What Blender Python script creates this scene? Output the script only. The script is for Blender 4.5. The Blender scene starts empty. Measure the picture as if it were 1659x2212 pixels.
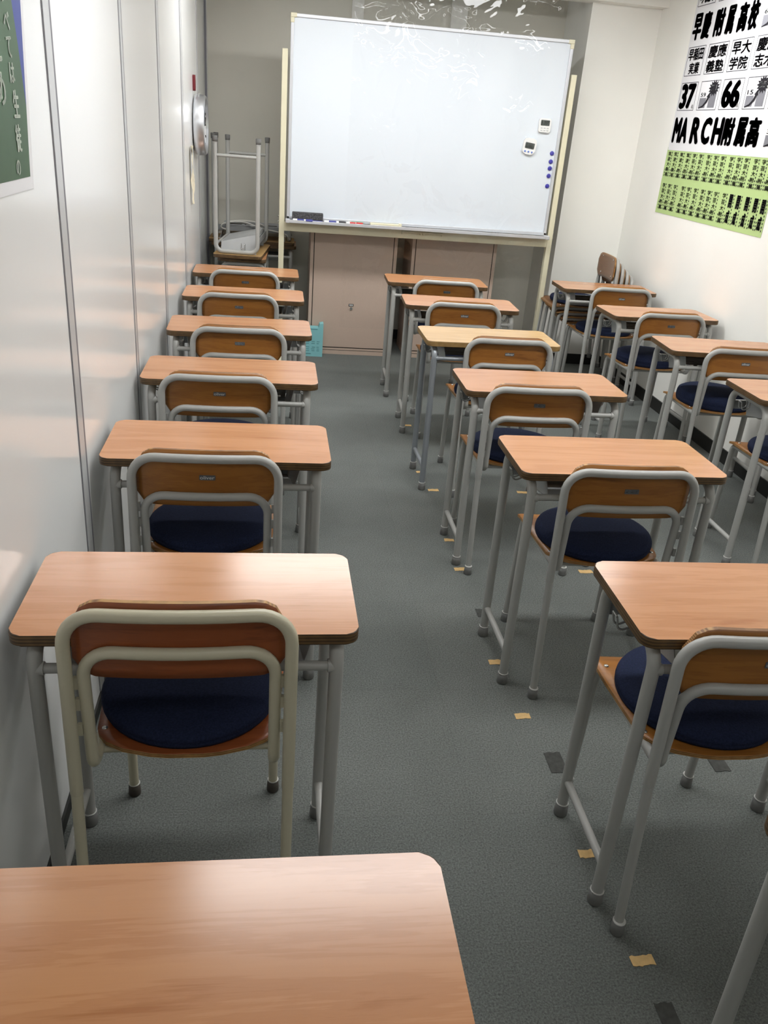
import bpy, bmesh, math, random
from mathutils import Vector, Matrix
random.seed(7)
sc = bpy.context.scene
COL = sc.collection

# ------------------------------------------------------------------ camera, light, exposure
F_PX, PITCH, ROLL, YAW, CAM_H = 1793.4, 0.432883, -0.080838, 0.144075, 1.5189
def make_camera():
    cy, sy, cp, sp = math.cos(YAW), math.sin(YAW), math.cos(PITCH), math.sin(PITCH)
    fw = Vector((sy*cp, cy*cp, -sp)); r = Vector((cy, -sy, 0)); d = fw.cross(r)
    cr, sr = math.cos(ROLL), math.sin(ROLL)
    r2 = cr*r + sr*d; d2 = -sr*r + cr*d
    cd = bpy.data.cameras.new('camera'); cam = bpy.data.objects.new('camera', cd)
    COL.objects.link(cam)
    m = Matrix((r2, -d2, -fw)).transposed().to_4x4()
    m.translation = Vector((0, 0, CAM_H))
    cam.matrix_world = m
    cd.sensor_fit = 'AUTO'; cd.sensor_width = 36.0
    cd.lens = F_PX/2212*36.0
    cd.clip_start = 0.02
    sc.camera = cam
make_camera()
w = bpy.data.worlds.new('world'); sc.world = w; w.use_nodes = True
w.node_tree.nodes['Background'].inputs[0].default_value = (0.9, 0.95, 1.0, 1)
w.node_tree.nodes['Background'].inputs[1].default_value = 0.02
sc.view_settings.view_transform = 'Standard'
sc.view_settings.look = 'None'
sc.view_settings.exposure = 0.0
sc.view_settings.gamma = 1.0
sc.view_settings.use_curve_mapping = False
LAMP = 24.0                      # strength of the fluorescent diffusers
LIGHT_ROWS = [(4.60, 1.0), (2.25, 0.75), (-0.10, 0.16)]
LIGHT_X = [0.36, 1.64]
CEIL = 2.46
XR = 2.41                         # right wall
YB = 6.52                         # back wall of the recess
def xl(y): return -0.474 - 0.0085*(y-2.0)     # left partition

# ------------------------------------------------------------------ materials
def nodes(name):
    m = bpy.data.materials.new(name); m.use_nodes = True
    nt = m.node_tree; return m, nt, nt.nodes['Principled BSDF']
def S(c):  # sRGB 0-255 -> linear
    return tuple(((v/255)/12.92 if v/255 <= .04045 else ((v/255+.055)/1.055)**2.4) for v in c) + (1,)
def plain(name, rgb, rough=.5, metal=0.0, spec=.5, noise=0.0, scale=60, bump=0.0):
    m, nt, b = nodes(name)
    b.inputs['Base Color'].default_value = S(rgb)
    b.inputs['Roughness'].default_value = rough
    b.inputs['Metallic'].default_value = metal
    b.inputs['Specular IOR Level'].default_value = spec
    if noise or bump:
        tc = nt.nodes.new('ShaderNodeTexCoord'); n = nt.nodes.new('ShaderNodeTexNoise')
        n.inputs['Scale'].default_value = scale; n.inputs['Detail'].default_value = 4
        nt.links.new(tc.outputs['Object'], n.inputs['Vector'])
        if noise:
            r = nt.nodes.new('ShaderNodeValToRGB')
            c = S(rgb)
            r.color_ramp.elements[0].position = .3; r.color_ramp.elements[1].position = .7
            r.color_ramp.elements[0].color = tuple(v*(1-noise) for v in c[:3])+(1,)
            r.color_ramp.elements[1].color = tuple(min(1, v*(1+noise)) for v in c[:3])+(1,)
            nt.links.new(n.outputs['Fac'], r.inputs['Fac']); nt.links.new(r.outputs['Color'], b.inputs['Base Color'])
        if bump:
            bp = nt.nodes.new('ShaderNodeBump'); bp.inputs['Strength'].default_value = bump
            bp.inputs['Distance'].default_value = .002
            nt.links.new(n.outputs['Fac'], bp.inputs['Height']); nt.links.new(bp.outputs['Normal'], b.inputs['Normal'])
    return m
def wood(name, light, dark, rough=.3, spec=.5, sx=2.0, sy=20, coat=0.0, strength=.7):
    """laminate / veneer with grain running along local x; every copy gets its own grain"""
    m, nt, b = nodes(name); N = nt.nodes; L = nt.links
    tc = N.new('ShaderNodeTexCoord'); oi = N.new('ShaderNodeObjectInfo')
    mul = N.new('ShaderNodeVectorMath'); mul.operation = 'SCALE'; mul.inputs['Scale'].default_value = 37
    cmb = N.new('ShaderNodeCombineXYZ')
    L.new(oi.outputs['Random'], cmb.inputs[0]); L.new(oi.outputs['Random'], cmb.inputs[1]); L.new(cmb.outputs[0], mul.inputs[0])
    add = N.new('ShaderNodeVectorMath'); L.new(tc.outputs['Object'], add.inputs[0]); L.new(mul.outputs[0], add.inputs[1])
    mp = N.new('ShaderNodeMapping'); mp.inputs['Scale'].default_value = (sx, sy, sy)
    L.new(add.outputs[0], mp.inputs['Vector'])
    n1 = N.new('ShaderNodeTexNoise'); n1.inputs['Scale'].default_value = 1.0; n1.inputs['Detail'].default_value = 7
    n1.inputs['Roughness'].default_value = .55; n1.inputs['Distortion'].default_value = 1.1
    L.new(mp.outputs[0], n1.inputs['Vector'])
    mp2 = N.new('ShaderNodeMapping'); mp2.inputs['Scale'].default_value = (sx*4, sy*9, sy*9); L.new(add.outputs[0], mp2.inputs['Vector'])
    n2 = N.new('ShaderNodeTexNoise'); n2.inputs['Scale'].default_value = 1.0; n2.inputs['Detail'].default_value = 3
    L.new(mp2.outputs[0], n2.inputs['Vector'])
    mx = N.new('ShaderNodeMix'); mx.data_type = 'FLOAT'; mx.inputs[0].default_value = .28
    L.new(n1.outputs['Fac'], mx.inputs[2]); L.new(n2.outputs['Fac'], mx.inputs[3])
    r = N.new('ShaderNodeValToRGB'); E = r.color_ramp.elements
    E[0].position = .33; E[1].position = .66; E[0].color = S(dark); E[1].color = S(light)
    md = tuple(.35*a+.65*b_ for a, b_ in zip(dark, light)); e = E.new(.42); e.color = S(md)
    e = E.new(.47); e.color = S(tuple(.42*a+.58*b_ for a, b_ in zip(dark, light))); e = E.new(.51); e.color = S(tuple(.12*a+.88*b_ for a, b_ in zip(dark, light)))
    L.new(mx.outputs[0], r.inputs['Fac']); L.new(r.outputs['Color'], b.inputs['Base Color'])
    b.inputs['Roughness'].default_value = rough; b.inputs['Specular IOR Level'].default_value = spec
    b.inputs['Coat Weight'].default_value = coat; b.inputs['Coat Roughness'].default_value = .12
    return m
def plyedge(name, a, bcol, rough=.45, sc_=420):
    m, nt, b = nodes(name); N = nt.nodes; L = nt.links
    tc = N.new('ShaderNodeTexCoord'); sp = N.new('ShaderNodeSeparateXYZ'); L.new(tc.outputs['Object'], sp.inputs[0])
    mu = N.new('ShaderNodeMath'); mu.operation = 'MULTIPLY'; mu.inputs[1].default_value = sc_*2.2
    L.new(sp.outputs[2], mu.inputs[0])
    si = N.new('ShaderNodeMath'); si.operation = 'SINE'; L.new(mu.outputs[0], si.inputs[0])
    n = N.new('ShaderNodeTexNoise'); n.inputs['Scale'].default_value = 45; L.new(tc.outputs['Object'], n.inputs['Vector'])
    ad = N.new('ShaderNodeMath'); ad.operation = 'MULTIPLY_ADD'; ad.inputs[1].default_value = .35
    L.new(si.outputs[0], ad.inputs[0]); L.new(n.outputs['Fac'], ad.inputs[2])
    r = N.new('ShaderNodeValToRGB'); r.color_ramp.elements[0].position = .2; r.color_ramp.elements[1].position = .85
    r.color_ramp.elements[0].color = S(a); r.color_ramp.elements[1].color = S(bcol)
    L.new(ad.outputs[0], r.inputs['Fac']); L.new(r.outputs['Color'], b.inputs['Base Color'])
    b.inputs['Roughness'].default_value = rough
    return m
M = {}
M['desk_top'] = wood('cherry_laminate', (196, 141, 98), (170, 113, 72), rough=.2, spec=.6)
M['oak_top'] = wood('oak_laminate', (206, 168, 112), (178, 140, 88), rough=.2, spec=.6)
M['under'] = wood('raw_plywood', (176, 142, 92), (150, 116, 70), rough=.6)
M['edge'] = plyedge('dark_ply_edge', (66, 48, 28), (110, 84, 50))
M['oak_edge'] = plyedge('pale_ply_edge', (120, 92, 52), (168, 136, 86))
M['frame'] = plain('grey_paint', (168, 168, 164), rough=.32)
M['frame_silver'] = plain('silver_paint', (150, 155, 160), rough=.3, metal=.35)
M['cream_frame'] = plain('cream_paint', (196, 190, 166), rough=.3)
M['cap'] = plain('grey_rubber', (112, 112, 110), rough=.6)
M['dark_cap'] = plain('dark_rubber', (72, 66, 60), rough=.6)
M['ring'] = plain('cap_rim', (190, 190, 186), rough=.4)
M['tray'] = plain('sheet_metal', (176, 178, 178), rough=.35)
M['plate'] = plain('panel_metal', (140, 142, 142), rough=.4)
M['wire'] = plain('hook_wire', (170, 170, 168), rough=.25, metal=.6)
M['wire_dark'] = plain('hook_wire_dark', (50, 50, 50), rough=.3, metal=.4)
M['back'] = wood('chair_veneer', (158, 104, 46), (124, 76, 30), rough=.32, sx=3, sy=30)
M['back_red'] = wood('red_chair_veneer', (150, 82, 44), (116, 58, 28), rough=.32, sx=3, sy=24)
M['back_brown'] = wood('brown_chair_veneer', (134, 94, 62), (110, 74, 46), rough=.32, sx=3, sy=24)
M['ply'] = plyedge('chair_ply_edge', (120, 80, 40), (180, 138, 82), sc_=700)
M['badge'] = plain('badge_grey', (92, 94, 96), rough=.4)
M['badge_text'] = plain('badge_white', (222, 224, 224), rough=.4)
M['screw'] = plain('steel', (200, 200, 196), rough=.2, metal=.8)
M['cushion'] = plain('navy_fabric', (32, 39, 62), rough=.95, spec=.15, noise=.25, scale=240, bump=.4)
M['tape'] = plain('masking_tape', (214, 178, 120), rough=.7, noise=.08, scale=90)
M['residue'] = plain('tape_residue', (62, 63, 60), rough=.9, noise=.25, scale=70)
M['white_wall'] = plain('cream_wall', (246, 245, 239), rough=.75, spec=.3, noise=.015, scale=3, bump=.08)
M['back_wall'] = plain('recess_wall', (226, 223, 211), rough=.6, spec=.3, noise=.02, scale=3)
M['ceiling'] = plain('ceiling_board', (236, 236, 230), rough=.8, noise=.03, scale=40)
M['baseboard'] = plain('black_vinyl', (34, 34, 32), rough=.5)
M['panel'] = plain('steel_panel', (240, 241, 240), rough=.16, spec=.55)
M['alu'] = plain('aluminium_strip', (204, 205, 206), rough=.3, metal=.15)
M['alu_dark'] = plain('joint_groove', (118, 117, 124), rough=.5)
M['door'] = plain('door_leaf', (222, 224, 222), rough=.25)
M['board'] = plain('board_enamel', (222, 229, 236), rough=.22, spec=.5)
M['board_frame'] = plain('board_aluminium', (206, 208, 212), rough=.32, metal=.3)
M['cream_steel'] = plain('cream_steel', (222, 216, 188), rough=.38)
M['cabinet'] = plain('pink_beige_steel', (198, 176, 160), rough=.38, noise=.03, scale=400)
M['gap'] = plain('shadow_gap', (26, 24, 22), rough=.8)
M['black'] = plain('black_plastic', (28, 28, 30), rough=.4)
M['white'] = plain('white_plastic', (236, 236, 234), rough=.35)
M['lcd'] = plain('lcd_grey', (70, 76, 72), rough=.2)
M['lcd_digit'] = plain('lcd_digit', (128, 134, 126), rough=.3)
M['button'] = plain('grey_button', (176, 178, 180), rough=.5)
M['blue_button'] = plain('blue_button', (96, 128, 204), rough=.4)
M['magnet'] = plain('blue_magnet', (58, 54, 160), rough=.35)
M['paper'] = plain('white_paper', (226, 226, 228), rough=.8, spec=.2)
M['ink'] = plain('black_ink', (30, 28, 34), rough=.7, spec=.2)
M['grey_ink'] = plain('grey_ink', (128, 128, 134), rough=.7, spec=.2)
M['line_ink'] = plain('line_ink', (52, 52, 58), rough=.7, spec=.2)
M['green_paper'] = plain('yellow_green_paper', (184, 208, 142), rough=.8, spec=.2)
M['dark_green'] = plain('blackboard_green_print', (58, 92, 60), rough=.45, noise=.25, scale=6)
M['blue_print'] = plain('blue_print', (48, 66, 150), rough=.45)
M['chalk'] = plain('chalk_white_print', (218, 228, 214), rough=.5)
M['teal'] = plain('teal_card', (138, 200, 204), rough=.6)
M['teal_ink'] = plain('teal_ink', (84, 138, 146), rough=.7)
M['red'] = plain('red_plastic', (196, 40, 44), rough=.35)
M['dark_red'] = plain('dark_red_plastic', (104, 26, 34), rough=.35)
M['blue_pen'] = plain('blue_pen', (54, 60, 140), rough=.35)
M['green_pen'] = plain('green_pen', (120, 180, 150), rough=.35)
M['eraser_felt'] = plain('dirty_felt', (74, 74, 76), rough=.95, noise=.55, scale=120, bump=.6)
M['chrome'] = plain('brushed_silver', (206, 208, 212), rough=.34, metal=.9)
M['dial'] = plain('clock_dial', (240, 240, 238), rough=.4)
M['cable'] = plain('white_cable', (226, 224, 216), rough=.4)

def floor_material():
    m, nt, b = nodes('carpet_tiles'); N = nt.nodes; L = nt.links
    tc = N.new('ShaderNodeTexCoord')
    def noise(scale, detail=4, rough=.6):
        n = N.new('ShaderNodeTexNoise'); n.inputs['Scale'].default_value = scale
        n.inputs['Detail'].default_value = detail; n.inputs['Roughness'].default_value = rough
        L.new(tc.outputs['Object'], n.inputs['Vector']); return n
    fine, mid, big = noise(230, 4, .75), noise(60, 6, .75), noise(1.7, 4)
    br = N.new('ShaderNodeTexBrick'); br.offset = 0.0; br.squash = 1.0
    br.inputs['Scale'].default_value = 1.0; br.inputs['Brick Width'].default_value = .5; br.inputs['Row Height'].default_value = .5
    br.inputs['Mortar Size'].default_value = .0012; br.inputs['Mortar Smooth'].default_value = .3
    br.inputs['Color1'].default_value = (1, 1, 1, 1); br.inputs['Color2'].default_value = (.95, .96, .965, 1); br.inputs['Mortar'].default_value = (.87, .87, .87, 1)
    L.new(tc.outputs['Object'], br.inputs['Vector'])
    r1 = N.new('ShaderNodeValToRGB'); e = r1.color_ramp.elements
    e[0].position = .3; e[1].position = .72; e[0].color = S((72, 75, 72)); e[1].color = S((136, 140, 136))
    L.new(fine.outputs['Fac'], r1.inputs['Fac'])
    r2 = N.new('ShaderNodeValToRGB'); e = r2.color_ramp.elements
    e[0].position = .25; e[1].position = .36; e[0].color = (.62, .62, .61, 1); e[1].color = (1, 1, 1, 1)
    L.new(mid.outputs['Fac'], r2.inputs['Fac'])
    r3 = N.new('ShaderNodeValToRGB'); e = r3.color_ramp.elements
    e[0].position = .3; e[1].position = .7; e[0].color = (.80, .80, .80, 1); e[1].color = (1.06, 1.06, 1.06, 1)
    L.new(big.outputs['Fac'], r3.inputs['Fac'])
    def mul(a, c):
        x = N.new('ShaderNodeMix'); x.data_type = 'RGBA'; x.blend_type = 'MULTIPLY'; x.inputs[0].default_value = 1
        L.new(a, x.inputs[6]); L.new(c, x.inputs[7]); return x.outputs[2]
    c = mul(mul(mul(r1.outputs[0], r2.outputs[0]), r3.outputs[0]), br.outputs['Color'])
    L.new(c, b.inputs['Base Color']); b.inputs['Roughness'].default_value = .85; b.inputs['Specular IOR Level'].default_value = .2
    bp = N.new('ShaderNodeBump'); bp.inputs['Strength'].default_value = .5; bp.inputs['Distance'].default_value = .003
    L.new(fine.outputs['Fac'], bp.inputs['Height']); L.new(bp.outputs['Normal'], b.inputs['Normal'])
    return m
M['floor'] = floor_material()
def lamp_material(i, k):
    m, nt, b = nodes('fluorescent_diffuser_%d' % i)
    b.inputs['Base Color'].default_value = (.9, .9, .9, 1)
    b.inputs['Emission Color'].default_value = (.985, .995, 1.0, 1)
    b.inputs['Emission Strength'].default_value = LAMP*k
    return m
def vinyl_material():
    m = bpy.data.materials.new('clear_vinyl'); m.use_nodes = True; nt = m.node_tree; N = nt.nodes; L = nt.links
    N.remove(N['Principled BSDF']); out = N['Material Output']
    tr = N.new('ShaderNodeBsdfTransparent'); tr.inputs[0].default_value = (1, 1, 1, 1)
    gl = N.new('ShaderNodeBsdfGlossy'); gl.inputs['Roughness'].default_value = .015
    lw = N.new('ShaderNodeFresnel'); lw.inputs['IOR'].default_value = 1.5
    ad = N.new('ShaderNodeMath'); ad.operation = 'MULTIPLY_ADD'; ad.inputs[1].default_value = 1.0; ad.inputs[2].default_value = .0; ad.use_clamp = True
    L.new(lw.outputs[0], ad.inputs[0])
    tc = N.new('ShaderNodeTexCoord')
    n = N.new('ShaderNodeTexNoise'); n.inputs['Scale'].default_value = 5.5; n.inputs['Detail'].default_value = 2.2; n.inputs['Distortion'].default_value = .7
    L.new(tc.outputs['Object'], n.inputs['Vector'])
    bp = N.new('ShaderNodeBump'); bp.inputs['Strength'].default_value = .5; bp.inputs['Distance'].default_value = .02
    L.new(n.outputs['Fac'], bp.inputs['Height']); L.new(bp.outputs['Normal'], gl.inputs['Normal'])
    mx = N.new('ShaderNodeMixShader'); L.new(ad.outputs[0], mx.inputs[0]); L.new(tr.outputs[0], mx.inputs[1]); L.new(gl.outputs[0], mx.inputs[2])
    L.new(mx.outputs[0], out.inputs['Surface'])
    return m
M['vinyl'] = vinyl_material()

# ------------------------------------------------------------------ mesh helpers
class MB:
    """collects shapes into one mesh; every shape may use its own material slot"""
    def __init__(s): s.bm = bmesh.new(); s.mats = []
    def slot(s, m):
        if m not in s.mats: s.mats.append(m)
        return s.mats.index(m)
    def _mark(s, faces, m, smooth=False):
        i = s.slot(m)
        for f in faces: f.material_index = i; f.smooth = smooth
    def box(s, x0, x1, y0, y1, z0, z1, m, bev=0.0):
        r = bmesh.ops.create_cube(s.bm, size=1.0)
        vs = r['verts']
        for v in vs:
            v.co = Vector(((x0+x1)/2 + v.co.x*(x1-x0), (y0+y1)/2 + v.co.y*(y1-y0), (z0+z1)/2 + v.co.z*(z1-z0)))
        fs = list({f for v in vs for f in v.link_faces})
        s._mark(fs, m)
        if bev:
            es = list({e for v in vs for e in v.link_edges})
            rr = bmesh.ops.bevel(s.bm, geom=es, offset=bev, segments=2, affect='EDGES', profile=.6)
            s._mark(rr['faces'], m, True)
        return s
    def prism(s, pts, axis, a, b, m, side=None, smooth_side=False, bev=0.0):
        """pts: 2-D outline; axis 'x','y','z' = extrusion direction"""
        def P(p, t):
            return {'z': Vector((p[0], p[1], t)), 'x': Vector((t, p[0], p[1])), 'y': Vector((p[0], t, p[1]))}[axis]
        lo = [s.bm.verts.new(P(p, a)) for p in pts]; hi = [s.bm.verts.new(P(p, b)) for p in pts]
        n = len(pts); f1 = s.bm.faces.new(lo[::-1]); f2 = s.bm.faces.new(hi)
        sd = [s.bm.faces.new((lo[i], lo[(i+1) % n], hi[(i+1) % n], hi[i])) for i in range(n)]
        s._mark([f1, f2], m); s._mark(sd, side or m, smooth_side)
        if bev:
            es = list(f1.edges)+list(f2.edges)
            rr = bmesh.ops.bevel(s.bm, geom=es, offset=bev, segments=2, affect='EDGES', profile=.5)
            s._mark(rr['faces'], side or m, True)
        return s
    def tube(s, pts, r, m, n=12, cap=True, radii=None):
        pts = [Vector(p) for p in pts]
        if cap and not radii:   # tight loops keep the end caps from bending the side shading
            e = min(.0006, (pts[1]-pts[0]).length*.2)
            pts.insert(1, pts[0]+(pts[1]-pts[0]).normalized()*e)
            pts.insert(-1, pts[-1]+(pts[-2]-pts[-1]).normalized()*e)
        rings = []; t0 = (pts[1]-pts[0]).normalized()
        up = Vector((0, 0, 1)) if abs(t0.z) < .9 else Vector((1, 0, 0))
        u = t0.cross(up).normalized()
        for i, p in enumerate(pts):
            if i == 0: t = t0
            elif i == len(pts)-1: t = (pts[i]-pts[i-1]).normalized()
            else: t = ((pts[i+1]-p).normalized() + (p-pts[i-1]).normalized()).normalized()
            u = (u - t*u.dot(t)).normalized(); v = t.cross(u)
            rr = radii[i] if radii else r
            rings.append([s.bm.verts.new(p + rr*(math.cos(2*math.pi*k/n)*u + math.sin(2*math.pi*k/n)*v)) for k in range(n)])
        fs = []
        for a, b in zip(rings, rings[1:]):
            for k in range(n): fs.append(s.bm.faces.new((a[k], a[(k+1) % n], b[(k+1) % n], b[k])))
        s._mark(fs, m, True)
        if cap: s._mark([s.bm.faces.new(rings[0][::-1]), s.bm.faces.new(rings[-1])], m)
        return s
    def lathe(s, prof, m, n=24, c=(0, 0, 0), axis='z', smooth=True, sx=1, sy=1):
        rings = []
        for (r, h) in prof:
            ring = []
            for k in range(n):
                a = 2*math.pi*k/n; x, y = r*math.cos(a)*sx, r*math.sin(a)*sy
                q = {'z': (x, y, h), 'y': (x, h, y), 'x': (h, x, y)}[axis]
                ring.append(s.bm.verts.new(Vector(c)+Vector(q)))
            rings.append(ring)
        fs = []
        for a, b in zip(rings, rings[1:]):
            for k in range(n): fs.append(s.bm.faces.new((a[k], a[(k+1) % n], b[(k+1) % n], b[k])))
        s._mark(fs, m, smooth)
        s._mark([s.bm.faces.new(rings[0][::-1]), s.bm.faces.new(rings[-1])], m, False)
        return s
    def quad(s, a, b, c, d, m):
        f = s.bm.faces.new([s.bm.verts.new(Vector(p)) for p in (a, b, c, d)]); s._mark([f], m); return s
    def poly(s, pts, m):
        f = s.bm.faces.new([s.bm.verts.new(Vector(p)) for p in pts]); s._mark([f], m); return s
    def build(s, name, parent=None, kind=None):
        bmesh.ops.recalc_face_normals(s.bm, faces=s.bm.faces[:])
        me = bpy.data.meshes.new(name); s.bm.to_mesh(me); s.bm.free()
        for m in s.mats: me.materials.append(m)
        o = bpy.data.objects.new(name, me); COL.objects.link(o)
        if parent: o.parent = parent
        if kind: o['kind'] = kind
        return o
def fillet(pts, rad, n=6):
    """polyline with rounded corners; rad: number or per-corner list"""
    pts = [Vector(p) for p in pts]; out = [pts[0]]
    for i in range(1, len(pts)-1):
        r = rad[i-1] if isinstance(rad, (list, tuple)) else rad
        p, a, b = pts[i], (pts[i-1]-pts[i]), (pts[i+1]-pts[i])
        la, lb = a.length, b.length; a.normalize(); b.normalize()
        ang = a.angle(b)
        if r <= 0 or ang > 3.1: out.append(p); continue
        d = min(r/math.tan(ang/2), la*.49, lb*.49); rr = d*math.tan(ang/2)
        c = p + (a+b).normalized()*(rr/math.sin(ang/2))
        s0, s1 = p+a*d-c, p+b*d-c
        tot = s0.angle(s1); ax = s0.cross(s1).normalized()
        for k in range(n+1): out.append(c + Matrix.Rotation(tot*k/n, 3, ax) @ s0)
    out.append(pts[-1]); return out
def rrect(x0, x1, y0, y1, r, n=5):
    pts = []
    for cx, cy, a0 in ((x1-r, y0+r, -90), (x1-r, y1-r, 0), (x0+r, y1-r, 90), (x0+r, y0+r, 180)):
        for k in range(n+1):
            a = math.radians(a0+90*k/n); pts.append((cx+r*math.cos(a), cy+r*math.sin(a)))
    return pts
def thing(name, label, cat, loc=(0, 0, 0), rz=0.0, group=None):
    o = bpy.data.objects.new(name, None); COL.objects.link(o); o.empty_display_size = .1
    o.location = loc; o.rotation_euler = (0, 0, rz); return tag(o, label, cat, group)
def tag(o, label, cat, group=None):
    o['label'] = label; o['category'] = cat
    if group: o['group'] = group
    return o
def kids(o): return [c for c in bpy.data.objects if c.parent == o]
def copy_tree(root, loc, rot, label, group=None):
    r = root.copy(); COL.objects.link(r); r.location = loc; r.rotation_euler = rot; r['label'] = label
    if group: r['group'] = group
    for ch in kids(root):
        c = ch.copy(); COL.objects.link(c); c.parent = r
        for g in kids(ch):
            d = g.copy(); COL.objects.link(d); d.parent = c
            for h in kids(g):
                e = h.copy(); COL.objects.link(e); e.parent = d
    return r
DG = None
def glyphs(body, bold=0.0):
    """outline of a text as plain polygons; returns verts, faces (unit units)"""
    c = bpy.data.curves.new('lettering', 'FONT'); c.body = body; c.offset = bold; c.resolution_u = 3; c.space_line = 1.05
    o = bpy.data.objects.new('lettering', c); COL.objects.link(o)
    bpy.context.view_layer.update()
    me = bpy.data.meshes.new_from_object(o.evaluated_get(bpy.context.evaluated_depsgraph_get()))
    vs = [(v.co.x, v.co.y) for v in me.vertices]; fs = [tuple(p.vertices) for p in me.polygons]
    bpy.data.objects.remove(o); bpy.data.curves.remove(c); bpy.data.meshes.remove(me)
    return vs, fs
_cache = {}
def add_text(mb, body, box, place, m, bold=.012, lift=0.0, shear=0.0):
    """fills the rectangle box = (u0,u1,v0,v1) with the text; bold widens the strokes by overprinting shifted copies"""
    if body not in _cache: _cache[body] = glyphs(body)
    vs, fs = _cache[body]
    x0, x1 = min(v[0] for v in vs), max(v[0] for v in vs); y0, y1 = min(v[1] for v in vs), max(v[1] for v in vs)
    u0, u1, v0, v1 = box
    d = bold*(v1-v0); du = min(d, (u1-u0)*.10)
    sh = [(0, 0)] if d <= 0 else [(-du, 0), (du, 0), (0, d*.6), (0, -d*.6), (0, 0)]
    if bold > .06: sh += [(-du*.5, 0), (du*.5, 0), (-du*.7, d*.4), (du*.7, d*.4), (-du*.7, -d*.4), (du*.7, -d*.4)]
    u0 += du; u1 -= du; v0 += d*.6; v1 -= d*.6
    i = mb.slot(m)
    for a, b in sh:
        bv = [mb.bm.verts.new(Vector(place(u0+(x-x0)/(x1-x0)*(u1-u0)+a, v0+(y-y0)/(y1-y0)*(v1-v0)+b, lift))) for x, y in vs]
        for f in fs:
            try:
                ff = mb.bm.faces.new([bv[j] for j in f]); ff.material_index = i
            except ValueError: pass

# ------------------------------------------------------------------ room shell
Y0 = -2.2
mb = MB(); mb.box(-.9, 2.7, Y0-.1, YB+.2, -.12, 0, M['floor']); mb.build('floor', kind='structure')
mb = MB(); mb.box(-.9, 2.7, Y0-.1, YB+.2, CEIL, CEIL+.1, M['ceiling']); mb.build('ceiling', kind='structure')
mb = MB(); mb.box(XR, XR+.12, Y0, YB+.2, 0, CEIL, M['white_wall']); mb.build('wall_right', kind='structure')
mb = MB(); mb.box(-.9, XR, YB, YB+.12, 0, CEIL, M['back_wall']); mb.build('wall_back', kind='structure')
mb = MB(); mb.box(-.9, XR+.1, Y0-.12, Y0, 0, CEIL, M['white_wall']); mb.build('wall_front', kind='structure')
PX, PY = 1.945, 5.985           # corner pillar: left edge and front face
mb = MB(); mb.box(PX, XR, PY, YB, 0, CEIL, M['white_wall']); mb.build('wall_pillar', kind='structure')
mb = MB(); mb.box(-.52, XR, 5.885, 6.03, 2.335, CEIL, M['white_wall']); mb.build('trim_1', kind='structure')   # beam
mb = MB()
mb.box(.45, .53, YB-.02, YB, 0, CEIL, M['white_wall']); mb.build('trim_2', kind='structure')
mb = MB()
mb.box(1.13, 1.24, YB-.03, YB, 0, CEIL, M['white_wall']); mb.build('trim_3', kind='structure')
# left partition of enamelled steel panels (slightly out of square)
YD = 5.66
mb = MB(); mb.prism([(xl(Y0), Y0), (xl(YD), YD), (xl(YD)-.1, YD), (xl(Y0)-.1, Y0)], 'z', .0, CEIL, M['panel']); mb.build('wall_left', kind='structure')
mb = MB(); mb.prism([(xl(YD)-.012, YD), (xl(YB)-.012, YB), (xl(YB)-.1, YB), (xl(YD)-.1, YD)], 'z', 0, CEIL, M['door']); mb.build('door_1', kind='structure')
seams = [(-1.0, .07), (.05, .07), (1.08, .07), (1.99, .075), (2.90, .055), (3.78, .08), (4.68, .09), (5.63, .08), (6.42, .10)]
for i, (y, wd) in enumerate(seams):
    mb = MB(); a, b = y-wd/2, y+wd/2
    def strip(y0, y1, d, m):
        off = -.012 if y0 > YD else 0
        mb.prism([(xl(y0)+off-.004, y0), (xl(y0)+d, y0), (xl(y1)+d, y1), (xl(y1)+off-.004, y1)], 'z', .03, CEIL, m)
    strip(a, a+.005, .001, M['alu_dark']); strip(a+.005, b-.020, .0025, M['alu']); strip(b-.020, b, .001, M['alu_dark'])
    mb.build('trim_%d' % (4+i), kind='structure')
mb = MB(); mb.prism([(xl(Y0), Y0), (xl(Y0)+.006, Y0), (xl(YB)+.006, YB), (xl(YB), YB)], 'z', 0, .035, M['baseboard']); mb.build('baseboard_left', kind='structure')
mb = MB(); mb.box(XR-.008, XR, Y0, PY, 0, .075, M['baseboard']); mb.build('baseboard_right', kind='structure')
mb = MB(); mb.box(PX-.006, XR-.008, PY-.008, PY, 0, .075, M['baseboard']); mb.box(PX-.006, PX, PY, YB, 0, .075, M['baseboard']); mb.build('baseboard_pillar', kind='structure')
mb = MB(); mb.box(-.5, PX-.006, YB-.008, YB, 0, .075, M['baseboard']); mb.build('baseboard_back', kind='structure')

# ceiling lights
ordn = ['front', 'middle', 'rear']
for i, (ly, k) in enumerate(LIGHT_ROWS):
    for j, lx in enumerate(LIGHT_X):
        t = thing('ceiling_light', 'long fluorescent ceiling light, %s row, %s side of the room' % (ordn[i], ['partition', 'poster wall'][j]), 'ceiling light', (lx, ly, CEIL), 0, 'fluorescent ceiling lights')
        mb = MB(); mb.box(-.63, .63, -.16, .16, -.05, 0, M['white'])
        mb.build('housing', t)
        mb = MB(); mb.box(-.61, .61, -.14, .14, -.062, -.0505, lamp_material(i*2+j, k*(1.0 if j == 0 else .8))); mb.build('diffuser', t)

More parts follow.
